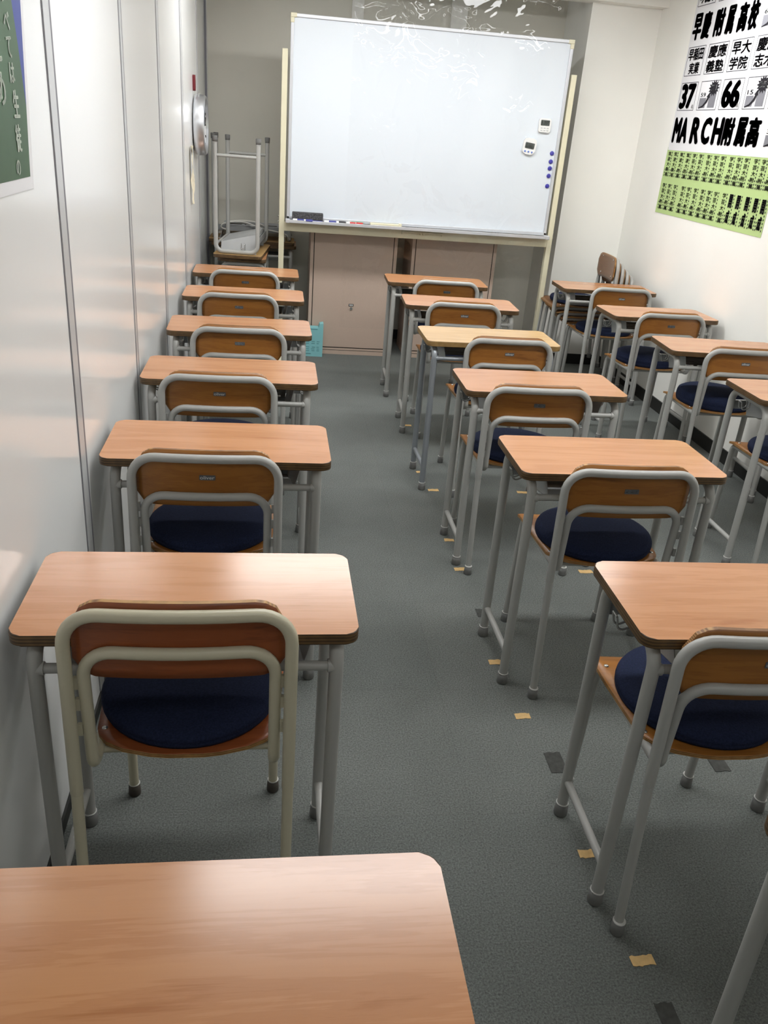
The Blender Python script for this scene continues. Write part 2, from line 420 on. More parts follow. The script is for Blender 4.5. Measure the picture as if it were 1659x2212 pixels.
# ------------------------------------------------------------------ desks
DW, DD, DH = .60, .3035, .70
LX, LYF, LYB, LR = .2625, -.137, .123, .0135
def foot_cap(p, mcap, parent, r=.0165, h=.034, sgn=1):
    x, y, z = p
    mb = MB()
    mb.lathe([(r*.96, 0), (r*1.03, .004), (r, h*.5), (r*.93, h)], mcap, 16, (x, y, z))
    mb.lathe([(r*.93, h), (r*.96, h+.001), (r*.94, h+.003)], M['ring'], 16, (x, y, z))
    return mb.build('foot_cap', parent)
def make_desk(top, edge, frame, hook):
    t = thing('school_desk', '', 'desk')
    mb = MB(); mb.prism(rrect(-DW/2, DW/2, -DD/2, DD/2, .024), 'z', DH-.022, DH, top, side=edge, smooth_side=True, bev=.0025)
    mb.slot(M['under'])
    o = mb.build('tabletop', t)
    ui = 2 if len(o.data.materials) > 2 else 1
    for p in o.data.polygons:
        if p.normal.z < -.9 and p.center.z < DH-.0215: p.material_index = list(o.data.materials).index(M['under'])
    for s in (-1, 1):
        x = s*LX; zt = DH-.022-LR
        mb = MB()
        mb.tube(fillet([(x, LYF, .012), (x, LYF, zt), (x, LYB, zt), (x, LYB, .012)], .045, 7), LR, frame, 14)
        f = mb.build('side_frame', t)
        foot_cap((x, LYF, 0), M['cap'], f); foot_cap((x, LYB, 0), M['cap'], f)
        mb = MB(); mb.tube([(x, LYF, .107), (x, LYB, .107)], .0095, frame, 12); mb.build('side_stretcher', t)
    mb = MB(); mb.tube([(-LX, LYF, .623), (LX, LYF, .623)], .0095, frame, 12)
    for s in (-1, 1): mb.tube([(s*LX, LYF, .623), (s*(LX-.016), LYF, .623)], .0125, frame, 12)
    mb.build('front_rail', t)
    mb = MB(); mb.box(-LX, LX, LYB-.002, LYB+.002, .583, .620, M['plate']); mb.box(-LX, LX, LYB-.010, LYB+.002, .618, .621, M['tray'])
    mb.build('rear_panel', t)
    # book tray: slanted sides, floor, slotted back
    mb = MB(); th = .0015; yf, yb, zt, zf, zr, xt, xf, xb = -.112, .110, .677, .612, .558, .222, .206, .190
    for s in (-1, 1):     # side plate: shallow at the front, deep at the back, leaning inwards
        A = [(s*xt, yf, zt), (s*xt, yb, zt), (s*xb, yb, zr), (s*xf, yf, zf)]
        B = [(x-s*th, y, z) for x, y, z in A]
        for q in (A, B): mb.quad(*q, M['tray'])
        for k in range(4): mb.quad(A[k], A[(k+1) % 4], B[(k+1) % 4], B[k], M['tray'])
        mb.box(s*xt-.012, s*xt+.012, yf, yb, zt-.001, zt+.0008, M['tray'])
    for dz in (.001, -.001): mb.quad((-xf, yf, zf+dz), (xf, yf, zf+dz), (xb, yb, zr+dz), (-xb, yb, zr+dz), M['tray'])
    mb.tube([(-xf, yf, zf), (xf, yf, zf)], .003, M['tray'], 8)
    H = [(.557, .573), (.578, .592), (.597, .612)]
    for a, b in H: mb.box(-.192, .192, yb-.001, yb+.001, a, b, M['tray'])
    for xx in (-.192, -.07, .055, .174): mb.box(xx, xx+.018, yb-.001, yb+.001, .557, .612, M['tray'])
    mb.build('book_tray', t)
    for s in (-1, 1):
        mb = MB()
        for dy in (.02, .042):
            x = s*.243
            mb.tube(fillet([(x, dy, .678), (x, dy, .618), (x+s*.028, dy, .604), (x+s*.036, dy, .640)], [.01, .016], 5), .0026, hook, 8)
        mb.tube([(s*.279, .02, .640), (s*.279, .042, .640)], .0026, hook, 8)
        mb.tube([(s*.243, .02, .655), (s*.243, .042, .655)], .0026, hook, 8)
        mb.build('bag_hook', t)
    return t
desk_std = make_desk(M['desk_top'], M['edge'], M['frame'], M['wire'])
desk_oak = make_desk(M['oak_top'], M['oak_edge'], M['frame_silver'], M['wire'])
GD = 'school desks standing in three rows'
nth = ['first', 'second', 'third', 'fourth', 'fifth', 'sixth', 'seventh']
desks = {
 'L1': (-.191, 5.052, .015), 'L2': (-.176, 4.359, .006), 'L3': (-.162, 3.629, .024), 'L4': (-.161, 2.924, .005), 'L5': (-.154, 2.199, .009), 'L6': (-.147, 1.387, .010), 'L7': (-.088, .595, .006),
 'M1': (.938, 5.090, -.026), 'M2': (.955, 4.422, -.040), 'M3': (.937, 3.655, .013), 'M4': (.964, 2.927, .003), 'M5': (.964, 2.174, .009), 'M6': (.983, 1.371, -.008), 'M7': (.978, .652, 0),
 'R1': (2.047, 5.207, -.016), 'R2': (2.071, 4.429, .027), 'R3': (2.078, 3.671, -.055), 'R4': (2.096, 2.951, .004)}
row_name = {'L': 'left row', 'M': 'middle row', 'R': 'right row'}
used = set()
for k, (x, y, rz) in desks.items():
    n = int(k[1]); oak = k == 'M3'
    if oak: lab = 'pale oak topped school desk with silver legs in the middle row'
    elif k == 'L7': lab = 'nearest cherry wood desk top, cropped by the lower left corner of the photo'
    elif k == 'M7': lab = 'school desk at the lower right edge of the photo, only its legs and corner showing'
    else: lab = 'cherry topped school desk, %s from the whiteboard in the %s' % (nth[n-1], row_name[k[0]])
    src = desk_oak if oak else desk_std
    if src.name not in used:
        used.add(src.name); src.location = (x, y, 0); src.rotation_euler = (0, 0, rz); src['label'] = lab; src['group'] = GD
    else: copy_tree(src, (x, y, 0), (0, 0, rz), lab, GD)
# stored desks in the far left corner
GS = 'desks stored in the far left corner'
copy_tree(desk_std, (-.235, 5.80, 0), (0, 0, math.pi/2-.02), 'upright desk turned sideways under the upside-down desk in the far left corner', GS)
copy_tree(desk_std, (-.242, 5.775, 2*DH+.0005), (math.pi, 0, math.pi/2-.085), 'upside-down desk with four legs in the air, left of the whiteboard', GS)
copy_tree(desk_std, (-.186, 6.35, 0), (0, 0, 0), 'upright desk against the back wall behind the stored desks', GS)
copy_tree(desk_std, (-.20, 6.35, 2*DH+.0005), (math.pi, 0, 0), 'upside-down desk lying on the desk against the back wall', GS)

# ------------------------------------------------------------------ chairs
def make_chair(frame, veneer, cap, dz=0.0, badge=True, name='classroom_chair', screws=True, hw=.187):
    t = thing(name, '', 'chair')
    ro, ri = .0118, .0112
    X1, X2 = hw, hw-.027
    zt, zi = .720+dz, .613+(.073 if dz > .03 else dz)
    yb = -.18
    def across(x, y, z, sag=.013, n=5):
        return [(x*(-1+2*k/n), y-sag*(1-(-1+2*k/n)**2), z) for k in range(1, n)]
    def hoop(x, y0, z0, yt, z, rad, r, sag=.013):
        left = fillet([(-x, y0, z0), (-x, yt, z), (x, yt, z)], rad, 8)[:-1]
        right = [Vector((-p.x, p.y, p.z)) for p in reversed(left)]
        # bow the top bar backwards a little
        pts = left + [Vector(((-1+2*k/6)*(x-rad), yt, z)) for k in range(1, 6)] + right
        out = []
        for p in pts:
            if abs(p.z-z) < rad*1.01: 
                q = min(1, abs(p.x)/x); f = max(0, 1-(z-p.z)/rad)
                out.append(Vector((p.x, p.y - sag*(1-q*q)*f, p.z)))
            else: out.append(p)
        return out
    # rear legs: thin lower part in a sleeve of the hoop
    for s in (-1, 1):
        mb = MB(); mb.tube([(s*X1, -.213, .012), (s*X1, -.186, .42)], ro-.0012, frame, 14)
        l = mb.build('rear_leg', t); foot_cap((s*X1, -.214, 0), cap, l, .0145, .032)
    mb = MB()
    mb.tube(hoop(X1, -.1875, .385, yb, zt, .062, ro), ro, frame, 14)
    mb.build('back_hoop', t)
    # one bent tube: front leg - seat rail - inner hoop
    hb = hoop(X2, -.163, .45, yb+.004, zi, .055, ri)
    def leg(s):
        return fillet([(s*(X2+.004), .212, .012), (s*X2, .192, .402+dz*.4), (s*X2, -.163, .408+dz*.4), (s*X2, -.163, .47)], [.032, .024], 7)
    path = leg(-1)[:-1] + hb + [p for p in reversed(leg(1)[:-1])]
    mb = MB(); mb.tube(path, ri, frame, 14)
    for s in (-1, 1):     # weld tabs between the two hoops
        for z in (.575+dz, .53+dz, .475+dz): mb.box(s*(X1-.0135)-.004, s*(X1-.0135)+.004, -.176, -.168, z-.012, z+.012, frame)
    mb.build('seat_frame', t)
    for s in (-1, 1): foot_cap((s*(X2+.004), .2125, 0), cap, t, .0145, .032)
    for y in (.13, -.11):
        mb = MB(); mb.tube([(-X2, y, .402+dz*.4), (X2, y, .402+dz*.4)], .008, frame, 10); mb.build('cross_bar', t)
    # seat: bent plywood, straight front edge rolled down, rounded rear
    zs = .419+dz*.4; pts = []
    hwf, y_f, y_r = .183, .212, -.158
    outline = []
    N = 14
    for k in range(N+1):     # rear arc from right to left
        a = math.pi*k/N
        outline.append((.172*math.cos(a)*(1 if abs(math.cos(a)) < .98 else 1), -.06 - .098*math.sin(a)**.8))
    outline = [(.02*0+hwf-.02, y_f), (hwf, y_f-.02), (hwf, .10), (.176, 0.0)] + outline + [(-.176, 0.0), (-hwf, .10), (-hwf, y_f-.02), (-hwf+.02, y_f)]
    mb = MB()
    bm = mb.bm; th = .009
    def zof(x, y):
        z = zs + .004*(abs(x)/.18)**2
        if y > .15: z -= .012*((y-.15)/.06)**2
        if y < -.08: z += .006*((-.08-y)/.08)
        return z
    rows = []
    ny, nx = 18, 14
    def half(y):
        if y > .192: return hwf-.02*(1-math.sqrt(max(0, 1-((y-.192)/.0201)**2)))
        if y > .10: return hwf
        if y > -.06: return .172+(hwf-.172)*((y+.06)/.16)
        q = min(1, (-.06-y)/.098); return .172*math.sqrt(max(0, 1-q**2.5))
    ys = [y_f - (y_f-y_r)*(k/ny) for k in range(ny)] + [y_r+.006, y_r+.0015]
    for side, off in ((1, 0), (-1, -th)):
        grid = []
        for y in ys:
            h = max(half(y), .012)
            grid.append([bm.verts.new((h*(-1+2*i/nx), y, zof(h*(-1+2*i/nx), y)+off)) for i in range(nx+1)])
        rows.append(grid)
    ti, ei = mb.slot(veneer), mb.slot(M['ply'])
    for g, fl in ((rows[0], False), (rows[1], True)):
        for a, b in zip(g, g[1:]):
            for i in range(nx):
                q = (a[i], a[i+1], b[i+1], b[i]); f = bm.faces.new(q[::-1] if fl else q); f.material_index = ti; f.smooth = True
    def border(g): return g[0][::-1] + [r[0] for r in g[1:]] + g[-1][1:] + [r[-1] for r in g[-2:0:-1]]
    B0, B1 = border(rows[0]), border(rows[1])
    for i in range(len(B0)):
        j = (i+1) % len(B0); f = bm.faces.new((B0[i], B0[j], B1[j], B1[i])); f.material_index = ei
    seat = mb.build('seat', t)
    if screws:
        mb = MB()
        for sx in (-1, 1):
            for y in (.155, -.075): mb.lathe([(.006, 0), (.006, .001), (.003, .003)], M['screw'], 10, (sx*.158, y, zof(.158, y)))
        mb.build('screw', seat)
    # backrest: bent plywood between the two bars, bowed backwards
    z0, z1 = .583+dz*1.1, .738+dz; hb_ = hw-.010; tk = .009
    yc = yb+ro+.001
    mb = MB(); bm = mb.bm
    ti, ei = mb.slot(veneer), mb.slot(M['ply'])
    G = []
    nx, nz = 20, 8
    def halfz(u):   # usable z span at normalised x
        x = abs(u)*hb_; r = .055
        d = max(0, x-(hb_-r)); cut = r-math.sqrt(max(0, r*r-d*d))
        rb = .045; d2 = max(0, x-(hb_-rb)); cut2 = (rb-math.sqrt(max(0, rb*rb-d2*d2)))
        return z0+cut2*.9, z1-cut
    for off in (0, tk):
        g = []
        for i in range(nx+1):
            u = -1+2*i/nx
            if abs(u) == 1: u *= .998
            a, b = halfz(u)
            col = []
            for k in range(nz+1):
                z = a+(b-a)*k/nz
                y = yc - .013*(1-u*u) + off + .010*((z-.66-dz)/.08)*0
                col.append(bm.verts.new((u*hb_, y, z)))
            g.append(col)
        G.append(g)
    for g, fl in ((G[0], True), (G[1], False)):
        for a, b in zip(g, g[1:]):
            for k in range(nz):
                q = (a[k], a[k+1], b[k+1], b[k]); f = bm.faces.new(q[::-1] if fl else q); f.material_index = ti; f.smooth = True
    def border2(g): return [c[0] for c in g] + g[-1][1:] + [c[-1] for c in g[-2::-1]] + g[0][-2:0:-1]
    B0, B1 = border2(G[0]), border2(G[1])
    for i in range(len(B0)):
        j = (i+1) % len(B0); f = bm.faces.new((B0[i], B0[j], B1[j], B1[i])); f.material_index = ei
    br = mb.build('backrest', t)
    mb = MB()
    for sx in (-1, 1):
        for z in (z1-.02, zi): mb.lathe([(.006, 0), (.006, .001), (.003, .003)], M['screw'], 10, (sx*.11, yc-.013*(1-(.11/hb_)**2)+tk, z), 'y')
    mb.build('screw', br)
    if badge:
        mb = MB(); zc = .664; y = yc-.0132
        mb.prism([(p[0]+.004, p[1]) for p in rrect(-.0205, .0205, zc-.0068, zc+.0068, .002, 2)], 'y', y-.0012, y+.001, M['badge'])
        add_text(mb, 'oliver', (-.0145, .0225, zc-.0042, zc+.0052), lambda u, v, l: (u, y-.0016, v), M['badge_text'], .018)
        mb.build('maker_badge', br)['label'] = 'small grey badge reading oliver'
    return t
chair_std = make_chair(M['frame'], M['back'], M['cap'])
chair_cream = make_chair(M['cream_frame'], M['back_red'], M['dark_cap'], dz=.042, badge=False, hw=.190)
chair_brown = make_chair(M['frame'], M['back_brown'], M['cap'], dz=.01, badge=False)
def make_cushion():
    mb = MB(); R = .176
    prof = [(R*.55, -.014), (R*.9, -.0145), (R*.985, -.012), (R*1.0, -.006), (R*1.004, -.001), (R*.995, .001), (R*1.004, .003), (R*.998, .009), (R*.975, .016), (R*.90, .0205), (R*.6, .023), (R*.25, .0235), (.002, .0235)]
    prof = [(.002, -.014)] + prof
    mb.lathe(prof, M['cushion'], 48)
    o = mb.build('seat_cushion'); return tag(o, '', 'cushion', 'round navy cushions on the chairs')
cush = make_cushion(); first_c = True
def place_cushion(x, y, z, rot, label):
    global first_c
    o = cush
    if not first_c: o = cush.copy(); COL.objects.link(o)
    first_c = False
    o.location = (x, y, z); o.rotation_euler = rot; o['label'] = label; return o
PUFF = {'R2': 1.5, 'R3': 1.7}
coff = {'L1': -.006, 'L2': -.023, 'L3': -.002, 'L4': -.036, 'L5': -.026, 'L6': -.010, 'M1': .041, 'M2': -.002, 'M3': .056, 'M4': -.044, 'M5': 0, 'M6': -.054, 'R1': .05, 'R2': .008, 'R3': .03, 'R4': .0}
GC = 'chairs pushed in at the desks'
usedc = set()
for k, dx in coff.items():
    x, y, rz = desks[k]; n = int(k[1])
    cream = k == 'L6'
    desk_nm = '%s desk from the whiteboard, %s' % (nth[n-1], row_name[k[0]])
    lab = ('cream framed chair with red-brown backrest and no badge, nearest on the left' if cream else
           'grey framed wooden chair tucked under the pale oak desk' if k == 'M3' else
           'grey framed wooden chair at the %s' % desk_nm)
    src = chair_cream if cream else chair_std
    loc = (x+dx, y-(.02 if k == 'R1' else 0), 0); rr = (0, 0, rz*.6)
    if src.name not in usedc:
        usedc.add(src.name); src.location = loc; src.rotation_euler = rr; src['label'] = lab; src['group'] = GC
    else: copy_tree(src, loc, rr, lab, GC)
    zc = .452 if cream else .4355
    cu = place_cushion(loc[0]+random.uniform(-.005, .005), loc[1]+{'M6': .035, 'L6': .032}.get(k, .018), zc, (0, 0, random.uniform(0, 6)),
        'navy cushion on the %s' % ('cream framed chair nearest on the left' if cream else 'chair at the '+('pale oak desk' if k == 'M3' else desk_nm)))
    if k in PUFF: cu.scale = (1, 1, PUFF[k]); cu.location.z += .0145*(PUFF[k]-1)
# stack of chairs in the far right corner
SX, SY = 2.14, 5.59
steps = ['bottom chair of the stack in the far right corner behind the desks', 'second chair from the bottom of the stack in the far right corner', 'third chair from the bottom of the stack, far right corner', 'top chair of the stack in the far right corner, brown backrest facing the room']
for k in range(4):
    dx, dz = -.038*k, .035*k
    loc = (SX+dx, SY, dz); rot = (0, 0, math.pi/2-.05)
    if k == 0: chair_brown.location = loc; chair_brown.rotation_euler = rot; chair_brown['label'] = steps[0]; chair_brown['group'] = 'stacked chairs in the corner'
    else: copy_tree(chair_brown, loc, rot, steps[k], 'stacked chairs in the corner')
place_cushion(SX-.038*3-.01, SY, .4395+.035*3+.004, (0, 0, 1), 'round navy cushion lying on the top seat of the stacked chairs')

# ------------------------------------------------------------------ whiteboard on its stand
WY = 5.76; K = WY/5.6
def wx(x): return x*K
def wz(z): return CAM_H+(z-CAM_H)*K
bx0, bx1, bz0, bz1 = wx(.036), wx(1.742), wz(.946), wz(2.079)
t = thing('whiteboard', 'large white free-standing whiteboard with cream steel stand at the front of the room', 'whiteboard', (0, WY, 0))
mb = MB(); mb.box(bx0+.012, bx1-.012, .004, .030, bz0+.012, bz1-.012, M['board']); mb.build('writing_surface', t)
mb = MB(); fw_ = .020
mb.box(bx0, bx0+fw_, -.006, .034, bz0, bz1, M['board_frame'], .003); mb.box(bx1-fw_, bx1, -.006, .034, bz0, bz1, M['board_frame'], .003)
mb.box(bx0, bx1, -.006, .034, bz1-fw_, bz1, M['board_frame'], .003); mb.box(bx0, bx1, -.006, .034, bz0, bz0+fw_, M['board_frame'], .003)
fr = mb.build('frame', t)
for s, xx in ((1, bx0), (-1, bx1)):
    mb = MB(); a, b = sorted((xx-s*.002, xx+s*.036)); c, d = sorted((xx-s*.002, xx+s*.021))
    mb.box(a, b, -.009, .036, bz1-.022, bz1+.002, M['cream_steel'], .004); mb.box(c, d, -.009, .036, bz1-.050, bz1-.02, M['cream_steel'], .004)
    mb.build('corner_cap', fr)
mb = MB(); mb.box(bx0-.004, bx1+.004, -.072, -.006, bz0-.014, bz0-.006, M['board_frame'], .002); mb.box(bx0-.004, bx1+.004, -.075, -.069, bz0-.016, bz0+.004, M['board_frame'], .002)
for xx in (bx0-.006, bx1-.022): mb.box(xx, xx+.028, -.078, -.004, bz0-.018, bz0+.006, M['board_frame'], .004)
mb.build('pen_tray', t)
mb = MB(); mb.box(bx0-.02, bx1+.02, -.003, .025, bz0-.075, bz0-.018, M['cream_steel'], .002); mb.build('lower_rail', t)
mb = MB()
mb.tube([(.807, -.022, bz0-.032), (1.075, -.022, bz0-.032)], .0045, M['cream_steel'], 8)
for xx in (.807, .93, .95, 1.075): mb.box(xx-.004, xx+.004, -.026, .0, bz0-.046, bz0-.028, M['cream_steel'])
mb.build('lock_rod', t)
for xx in (wx(.006), wx(1.772)):
    mb = MB(); mb.box(xx-.0175, xx+.0175, -.006, .034, .03, wz(1.895), M['cream_steel'], .003)
    p = mb.build('post', t)
    mb = MB(); mb.box(xx-.02, xx+.02, -.175, .175, .010, .036, M['cream_steel'], .004); mb.build('stand_foot', t)
    for yy in (-.15, .15):
        mb = MB(); mb.lathe([(.016, 0), (.018, .003), (.014, .0105)], M['black'], 16, (xx, yy, 0)); mb.build('foot_pad', p)
    for zz in (.91, .945):
        mb = MB(); sgn = -1 if xx < 1 else 1
        mb.lathe([(.005, 0), (.005, .006), (.003, .009)] if sgn > 0 else [(.003, -.009), (.005, -.006), (.005, 0)], M['screw'], 10, (xx+sgn*.0175, .014, zz), 'x'); mb.build('bolt', p)

yt_ = WY-.04; zt_ = bz0-.006
# eraser, markers, tray tool on the pen tray
t = thing('board_eraser', 'dusty dark grey board eraser on the left end of the pen tray', 'eraser', (wx(.168), yt_, zt_))
mb = MB(); mb.box(-.10, .10, -.022, .022, .012, .058, M['eraser_felt'], .006); mb.build('felt_pad', t)
mb = MB(); mb.box(-.098, .098, -.021, .021, 0, .014, M['blue_pen'], .003); mb.build('base', t)['label'] = 'dark blue eraser base'
def marker(x0, x1, y, body, cap, capm, label, capleft=False):
    x0, x1 = wx(x0), wx(x1)
    t = thing('marker', label, 'marker', ((x0+x1)/2, y, zt_+.0095), random.uniform(-.03, .03), 'markers on the pen tray')
    h = (x1-x0)/2
    mb = MB(); mb.lathe([(.007, -h), (.0085, -h+.004), (.0085, h-.045), (.007, h-.04)], body, 16, (0, 0, 0), 'x'); mb.build('barrel', t)
    mb = MB(); mb.lathe([(.0092, h-.045), (.0095, h-.04), (.0095, h-.004), (.008, h)], capm, 16, (0, 0, 0), 'x'); mb.build('cap', t)
    mb = MB(); mb.lathe([(.0087, -h*.55), (.0088, -h*.55+.002), (.0088, h*.1), (.0087, h*.1+.002)], cap, 16, (0, 0, 0), 'x'); mb.build('label_band', t)
marker(.272, .410, yt_-.006, M['white'], M['blue_pen'], M['black'], 'whiteboard marker with black cap lying next to the eraser')
marker(.412, .520, yt_-.012, M['white'], M['red'], M['red'], 'whiteboard marker with red cap on the pen tray')
marker(.425, .525, yt_+.012, M['white'], M['green_pen'], M['green_pen'], 'pale green marker behind the red-capped marker')
marker(.075, .20, yt_-.030+.004, M['white'], M['blue_pen'], M['blue_pen'], 'blue marker lying in front of the board eraser')
mb = MB(); mb.box(-.105, .105, -.014, .014, 0, .022, M['cream_steel'], .006)
mb.box(.085, .105, -.015, .015, .004, .026, M['cream_steel'], .003)
o = mb.build('pen_holder'); o.location = (wx(.668), yt_, zt_); tag(o, 'pale plastic holder bar lying on the middle of the pen tray', 'holder')

def timer(x, z, w_, h_, rnd, label, blue, digits, rot=0):
    t = thing('kitchen_timer', label, 'timer', (wx(x), WY+.004, wz(z)), 0, 'timers stuck on the whiteboard'); t.rotation_euler = (0, rot, 0)
    mb = MB(); mb.prism(rrect(-w_/2, w_/2, -h_/2, h_/2, rnd), 'y', -.018, 0, M['white'], smooth_side=True, bev=.003); mb.build('case', t)
    s0 = (-w_*.37, w_*.37, -h_*.02, h_*.38) if not blue else (-w_*.36, w_*.36, -h_*.14, h_*.22)
    mb = MB(); mb.prism(rrect(*s0, .004), 'y', -.0195, -.0175, M['lcd'])
    add_text(mb, digits, (s0[0]+.006, s0[1]-.006, s0[2]+.005, s0[3]-.005), lambda u, v, l: (u, -.0199, v), M['lcd_digit'], .01)
    mb.build('screen', t)
    for r in ((0,) if blue else (0, 1)):
        for c in (-1, 0, 1):
            mb = MB()
            if blue: mb.lathe([(.0055, -.021), (.006, -.0175)], M['blue_button'], 12, (c*w_*.27, 0, -h_*.33), 'y')
            else: mb.prism(rrect(c*w_*.26-.007, c*w_*.26+.007, -h_*.2-r*.014-.0022, -h_*.2-r*.014+.0022, .002, 2), 'y', -.0195, -.0175, M['button'])
            mb.build('button', t)
timer(1.628, 1.602, .078, .082, .010, 'square white timer with grey buttons, upper one on the whiteboard', False, '1:05')
timer(1.548, 1.476, .086, .098, .026, 'rounded white timer with three blue buttons, lower one on the whiteboard', True, '5:00', .12)
for k, z in enumerate((1.446, 1.397, 1.357, 1.312, 1.251)):
    mb = MB(); mb.lathe([(.0125, 0), (.014, -.002), (.0135, -.006), (.010, -.008), (.002, -.0085)], M['magnet'], 20, (0, 0, 0), 'y')
    o = mb.build('magnet'); o.location = (wx(1.703), WY+.004, wz(z))
    tag(o, 'round blue magnet, %s in the column on the right edge of the whiteboard' % ['topmost', 'second from top', 'middle', 'fourth from top', 'lowest'][k], 'magnet', 'blue magnets on the whiteboard')

# clear vinyl sheet hanging in front of the board
def vinyl():
    mb = MB(); bm = mb.bm; nx, nz = 60, 90; x0, x1, z0, z1 = .395, 1.706, .30, CEIL
    g = []
    for i in range(nx+1):
        c = []
        for k in range(nz+1):
            u, v = i/nx, k/nz; x = x0+(x1-x0)*u; z = z0+(z1-z0)*v
            y = 5.475 + .006*math.sin(9*u+2.2*v) + .004*math.sin(23*u-5*v+1) + .0022*math.sin(31*v+7*u) + .003*math.exp(-((u-.035)/.02)**2)
            c.append(bm.verts.new((x, y, z)))
        g.append(c)
    fs = [bm.faces.new((a[k], b[k], b[k+1], a[k+1])) for a, b in zip(g, g[1:]) for k in range(nz)]
    mb._mark(fs, M['vinyl'], True)
    o = mb.build('vinyl_sheet'); return tag(o, 'clear vinyl sheet hanging from the ceiling in front of the whiteboard, glinting above it', 'vinyl sheet')
vinyl()

# ------------------------------------------------------------------ cabinets behind the board
def cabinet(x0, x1, label):
    t = thing('steel_cabinet', label, 'cabinet', ((x0+x1)/2, 5.95, 0), 0, 'steel cabinets under the whiteboard')
    w2 = (x1-x0)/2; H = 1.05
    mb = MB(); mb.box(-w2, w2, .004, .40, 0, H, M['cabinet']); mb.box(-w2, -w2+.022, -.002, .01, 0, H, M['cabinet']); mb.box(w2-.022, w2, -.002, .01, 0, H, M['cabinet'])
    mb.box(-w2, w2, -.002, .01, 0, .028, M['cabinet']); mb.box(-w2+.022, w2-.022, -.0005, .01, .032, .046, M['cabinet']); mb.box(-w2, w2, -.002, .01, H-.02, H, M['cabinet'])
    mb.box(-w2+.022, w2-.022, .002, .0045, .028, H-.02, M['gap']); mb.build('body', t)
    mb = MB(); mb.box(-w2+.0275, w2-.0275, -.004, .006, .053, H-.025, M['cabinet'], .001); d = mb.build('door', t)
    mb = MB(); mb.box(-.017, .017, -.007, -.003, .350, .366, M['black']); 
    for q in (-.009, .0, .009): mb.box(q-.003, q+.003, -.0076, -.006, .3535, .3625, M['white'])
    mb.lathe([(.009, -.012), (.010, -.004)], M['screw'], 14, (.002, 0, .335), 'y'); mb.build('door_lock', d)
    return t
cabinet(.207, .808, 'pink-beige steel cabinet below the left half of the whiteboard')
cabinet(.912, 1.513, 'pink-beige steel cabinet below the right half of the whiteboard')
# teal file box leaning on the left cabinet
t = thing('file_box', 'pale teal cardboard file box standing on the floor against the left cabinet', 'file box', (.243, 5.875, 0), .0)
mb = MB(); mb.box(-.070, .070, -.022, .050, 0, .205, M['teal'], .001); mb.prism([(.036, .204), (.044, .232), (.070, .236), (.070, .204)], 'y', -.022, .05, M['teal']); mb.build('box_body', t)
mb = MB()
for k in range(6):
    zz = .105-.013*k
    for (a, b) in ((-.06, -.022), (-.012, .018), (.024, .05)):
        if (k*7+int(b*1000)) % 4: mb.box(a+random.uniform(0, .006), b-random.uniform(0, .008), -.0228, -.0215, zz, zz+.004, M['teal_ink'])
mb.box(-.05, -.012, -.0228, -.0215, .018, .023, M['teal_ink']); mb.box(-.02, .03, -.0228, -.0215, .192, .197, M['teal_ink'])
mb.build('printed_panel', t)

# ------------------------------------------------------------------ cable and power strip on the stored desks
def lying_cable():
    pts = []
    zc = .835
    P = [(-.43, 6.28, .80), (-.40, 6.24, .815), (-.34, 6.22, .845), (-.20, 6.22, .850), (-.10, 6.23, .815), (-.16, 6.26, .79), (-.33, 6.24, .78), (-.41, 6.20, .80), (-.38, 6.19, .835), (-.26, 6.2, .845), (-.13, 6.205, .81), (-.02, 6.215, .79), (.04, 6.22, .775), (.07, 6.23, .74)]
    V = [Vector(p) for p in P]
    for i in range(len(V)-1):
        p0, p1, p2, p3 = V[max(i-1, 0)], V[i], V[i+1], V[min(i+2, len(V)-1)]
        for k in range(8):
            q = k/8; pts.append(.5*((2*p1)+(p2-p0)*q+(2*p0-5*p1+4*p2-p3)*q*q+(3*p1-p0-3*p2+p3)*q**3))
    mb = MB(); mb.tube(pts, .0042, M['cable'], 8); o = mb.build('cable')
    tag(o, 'looped white cable lying over the stored desks in the far left corner', 'cable')
lying_cable()
mb = MB(); mb.box(-.065, .065, -.025, .025, -.012, .012, M['white'], .003)
for q in (-.04, -.01, .02): mb.box(q, q+.014, -.012, .012, .0121, .0128, M['button'])
o = mb.build('power_strip'); o.location = (-.175, 6.26, .818); o.rotation_euler = (.5, .15, -.15); tag(o, 'white power strip resting on the upside-down desk by the back wall', 'power strip')

# ------------------------------------------------------------------ posters on the right wall
GX = XR
def on_right(u, v, lift): return (GX-.0035-lift, -u, v)      # u = -y
t = thing('exam_poster', 'large white poster with black exam results lettering high on the right wall', 'poster', (0, 0, 0))
def sheet(mb, ya, yb, za, zb, m, off=.0025, amp=.0012, seed=0, nx=14, nz=8):
    bm = mb.bm; g = []
    for i in range(nx+1):
        c = []
        for k in range(nz+1):
            u, v = i/nx, k/nz
            c.append(bm.verts.new((GX-off-amp*(.5+.5*math.sin(11*u+seed))*(.5+.5*math.sin(5*v+seed*2)), ya+(yb-ya)*u, za+(zb-za)*v)))
        g.append(c)
    mb._mark([bm.faces.new((a[k], b[k], b[k+1], a[k+1])) for a, b in zip(g, g[1:]) for k in range(nz)], m, True)
YP0, YP1 = 5.468, 3.62
mb = MB(); mb.box(GX-.0028, GX-.0003, YP1, YP0, 1.52, 2.44, M['paper']); mb.build('paper', t)
mb = MB()
def R(body, ya, yb, za, zb, bold=.03, m=None, lift=0.0005, shear=0): add_text(mb, body, (-ya, -yb, za, zb), on_right, m or M['ink'], bold, lift, shear)
for ch, a, b in (('早', 5.451, 5.335), ('慶', 5.330, 5.222), ('附', 5.176, 5.062), ('属', 5.040, 4.948), ('高', 4.907, 4.806), ('校', 4.794, 4.692)): R(ch, a, b, 2.116, 2.257, .065)
mb.build('headline_lettering', t); mb = MB()
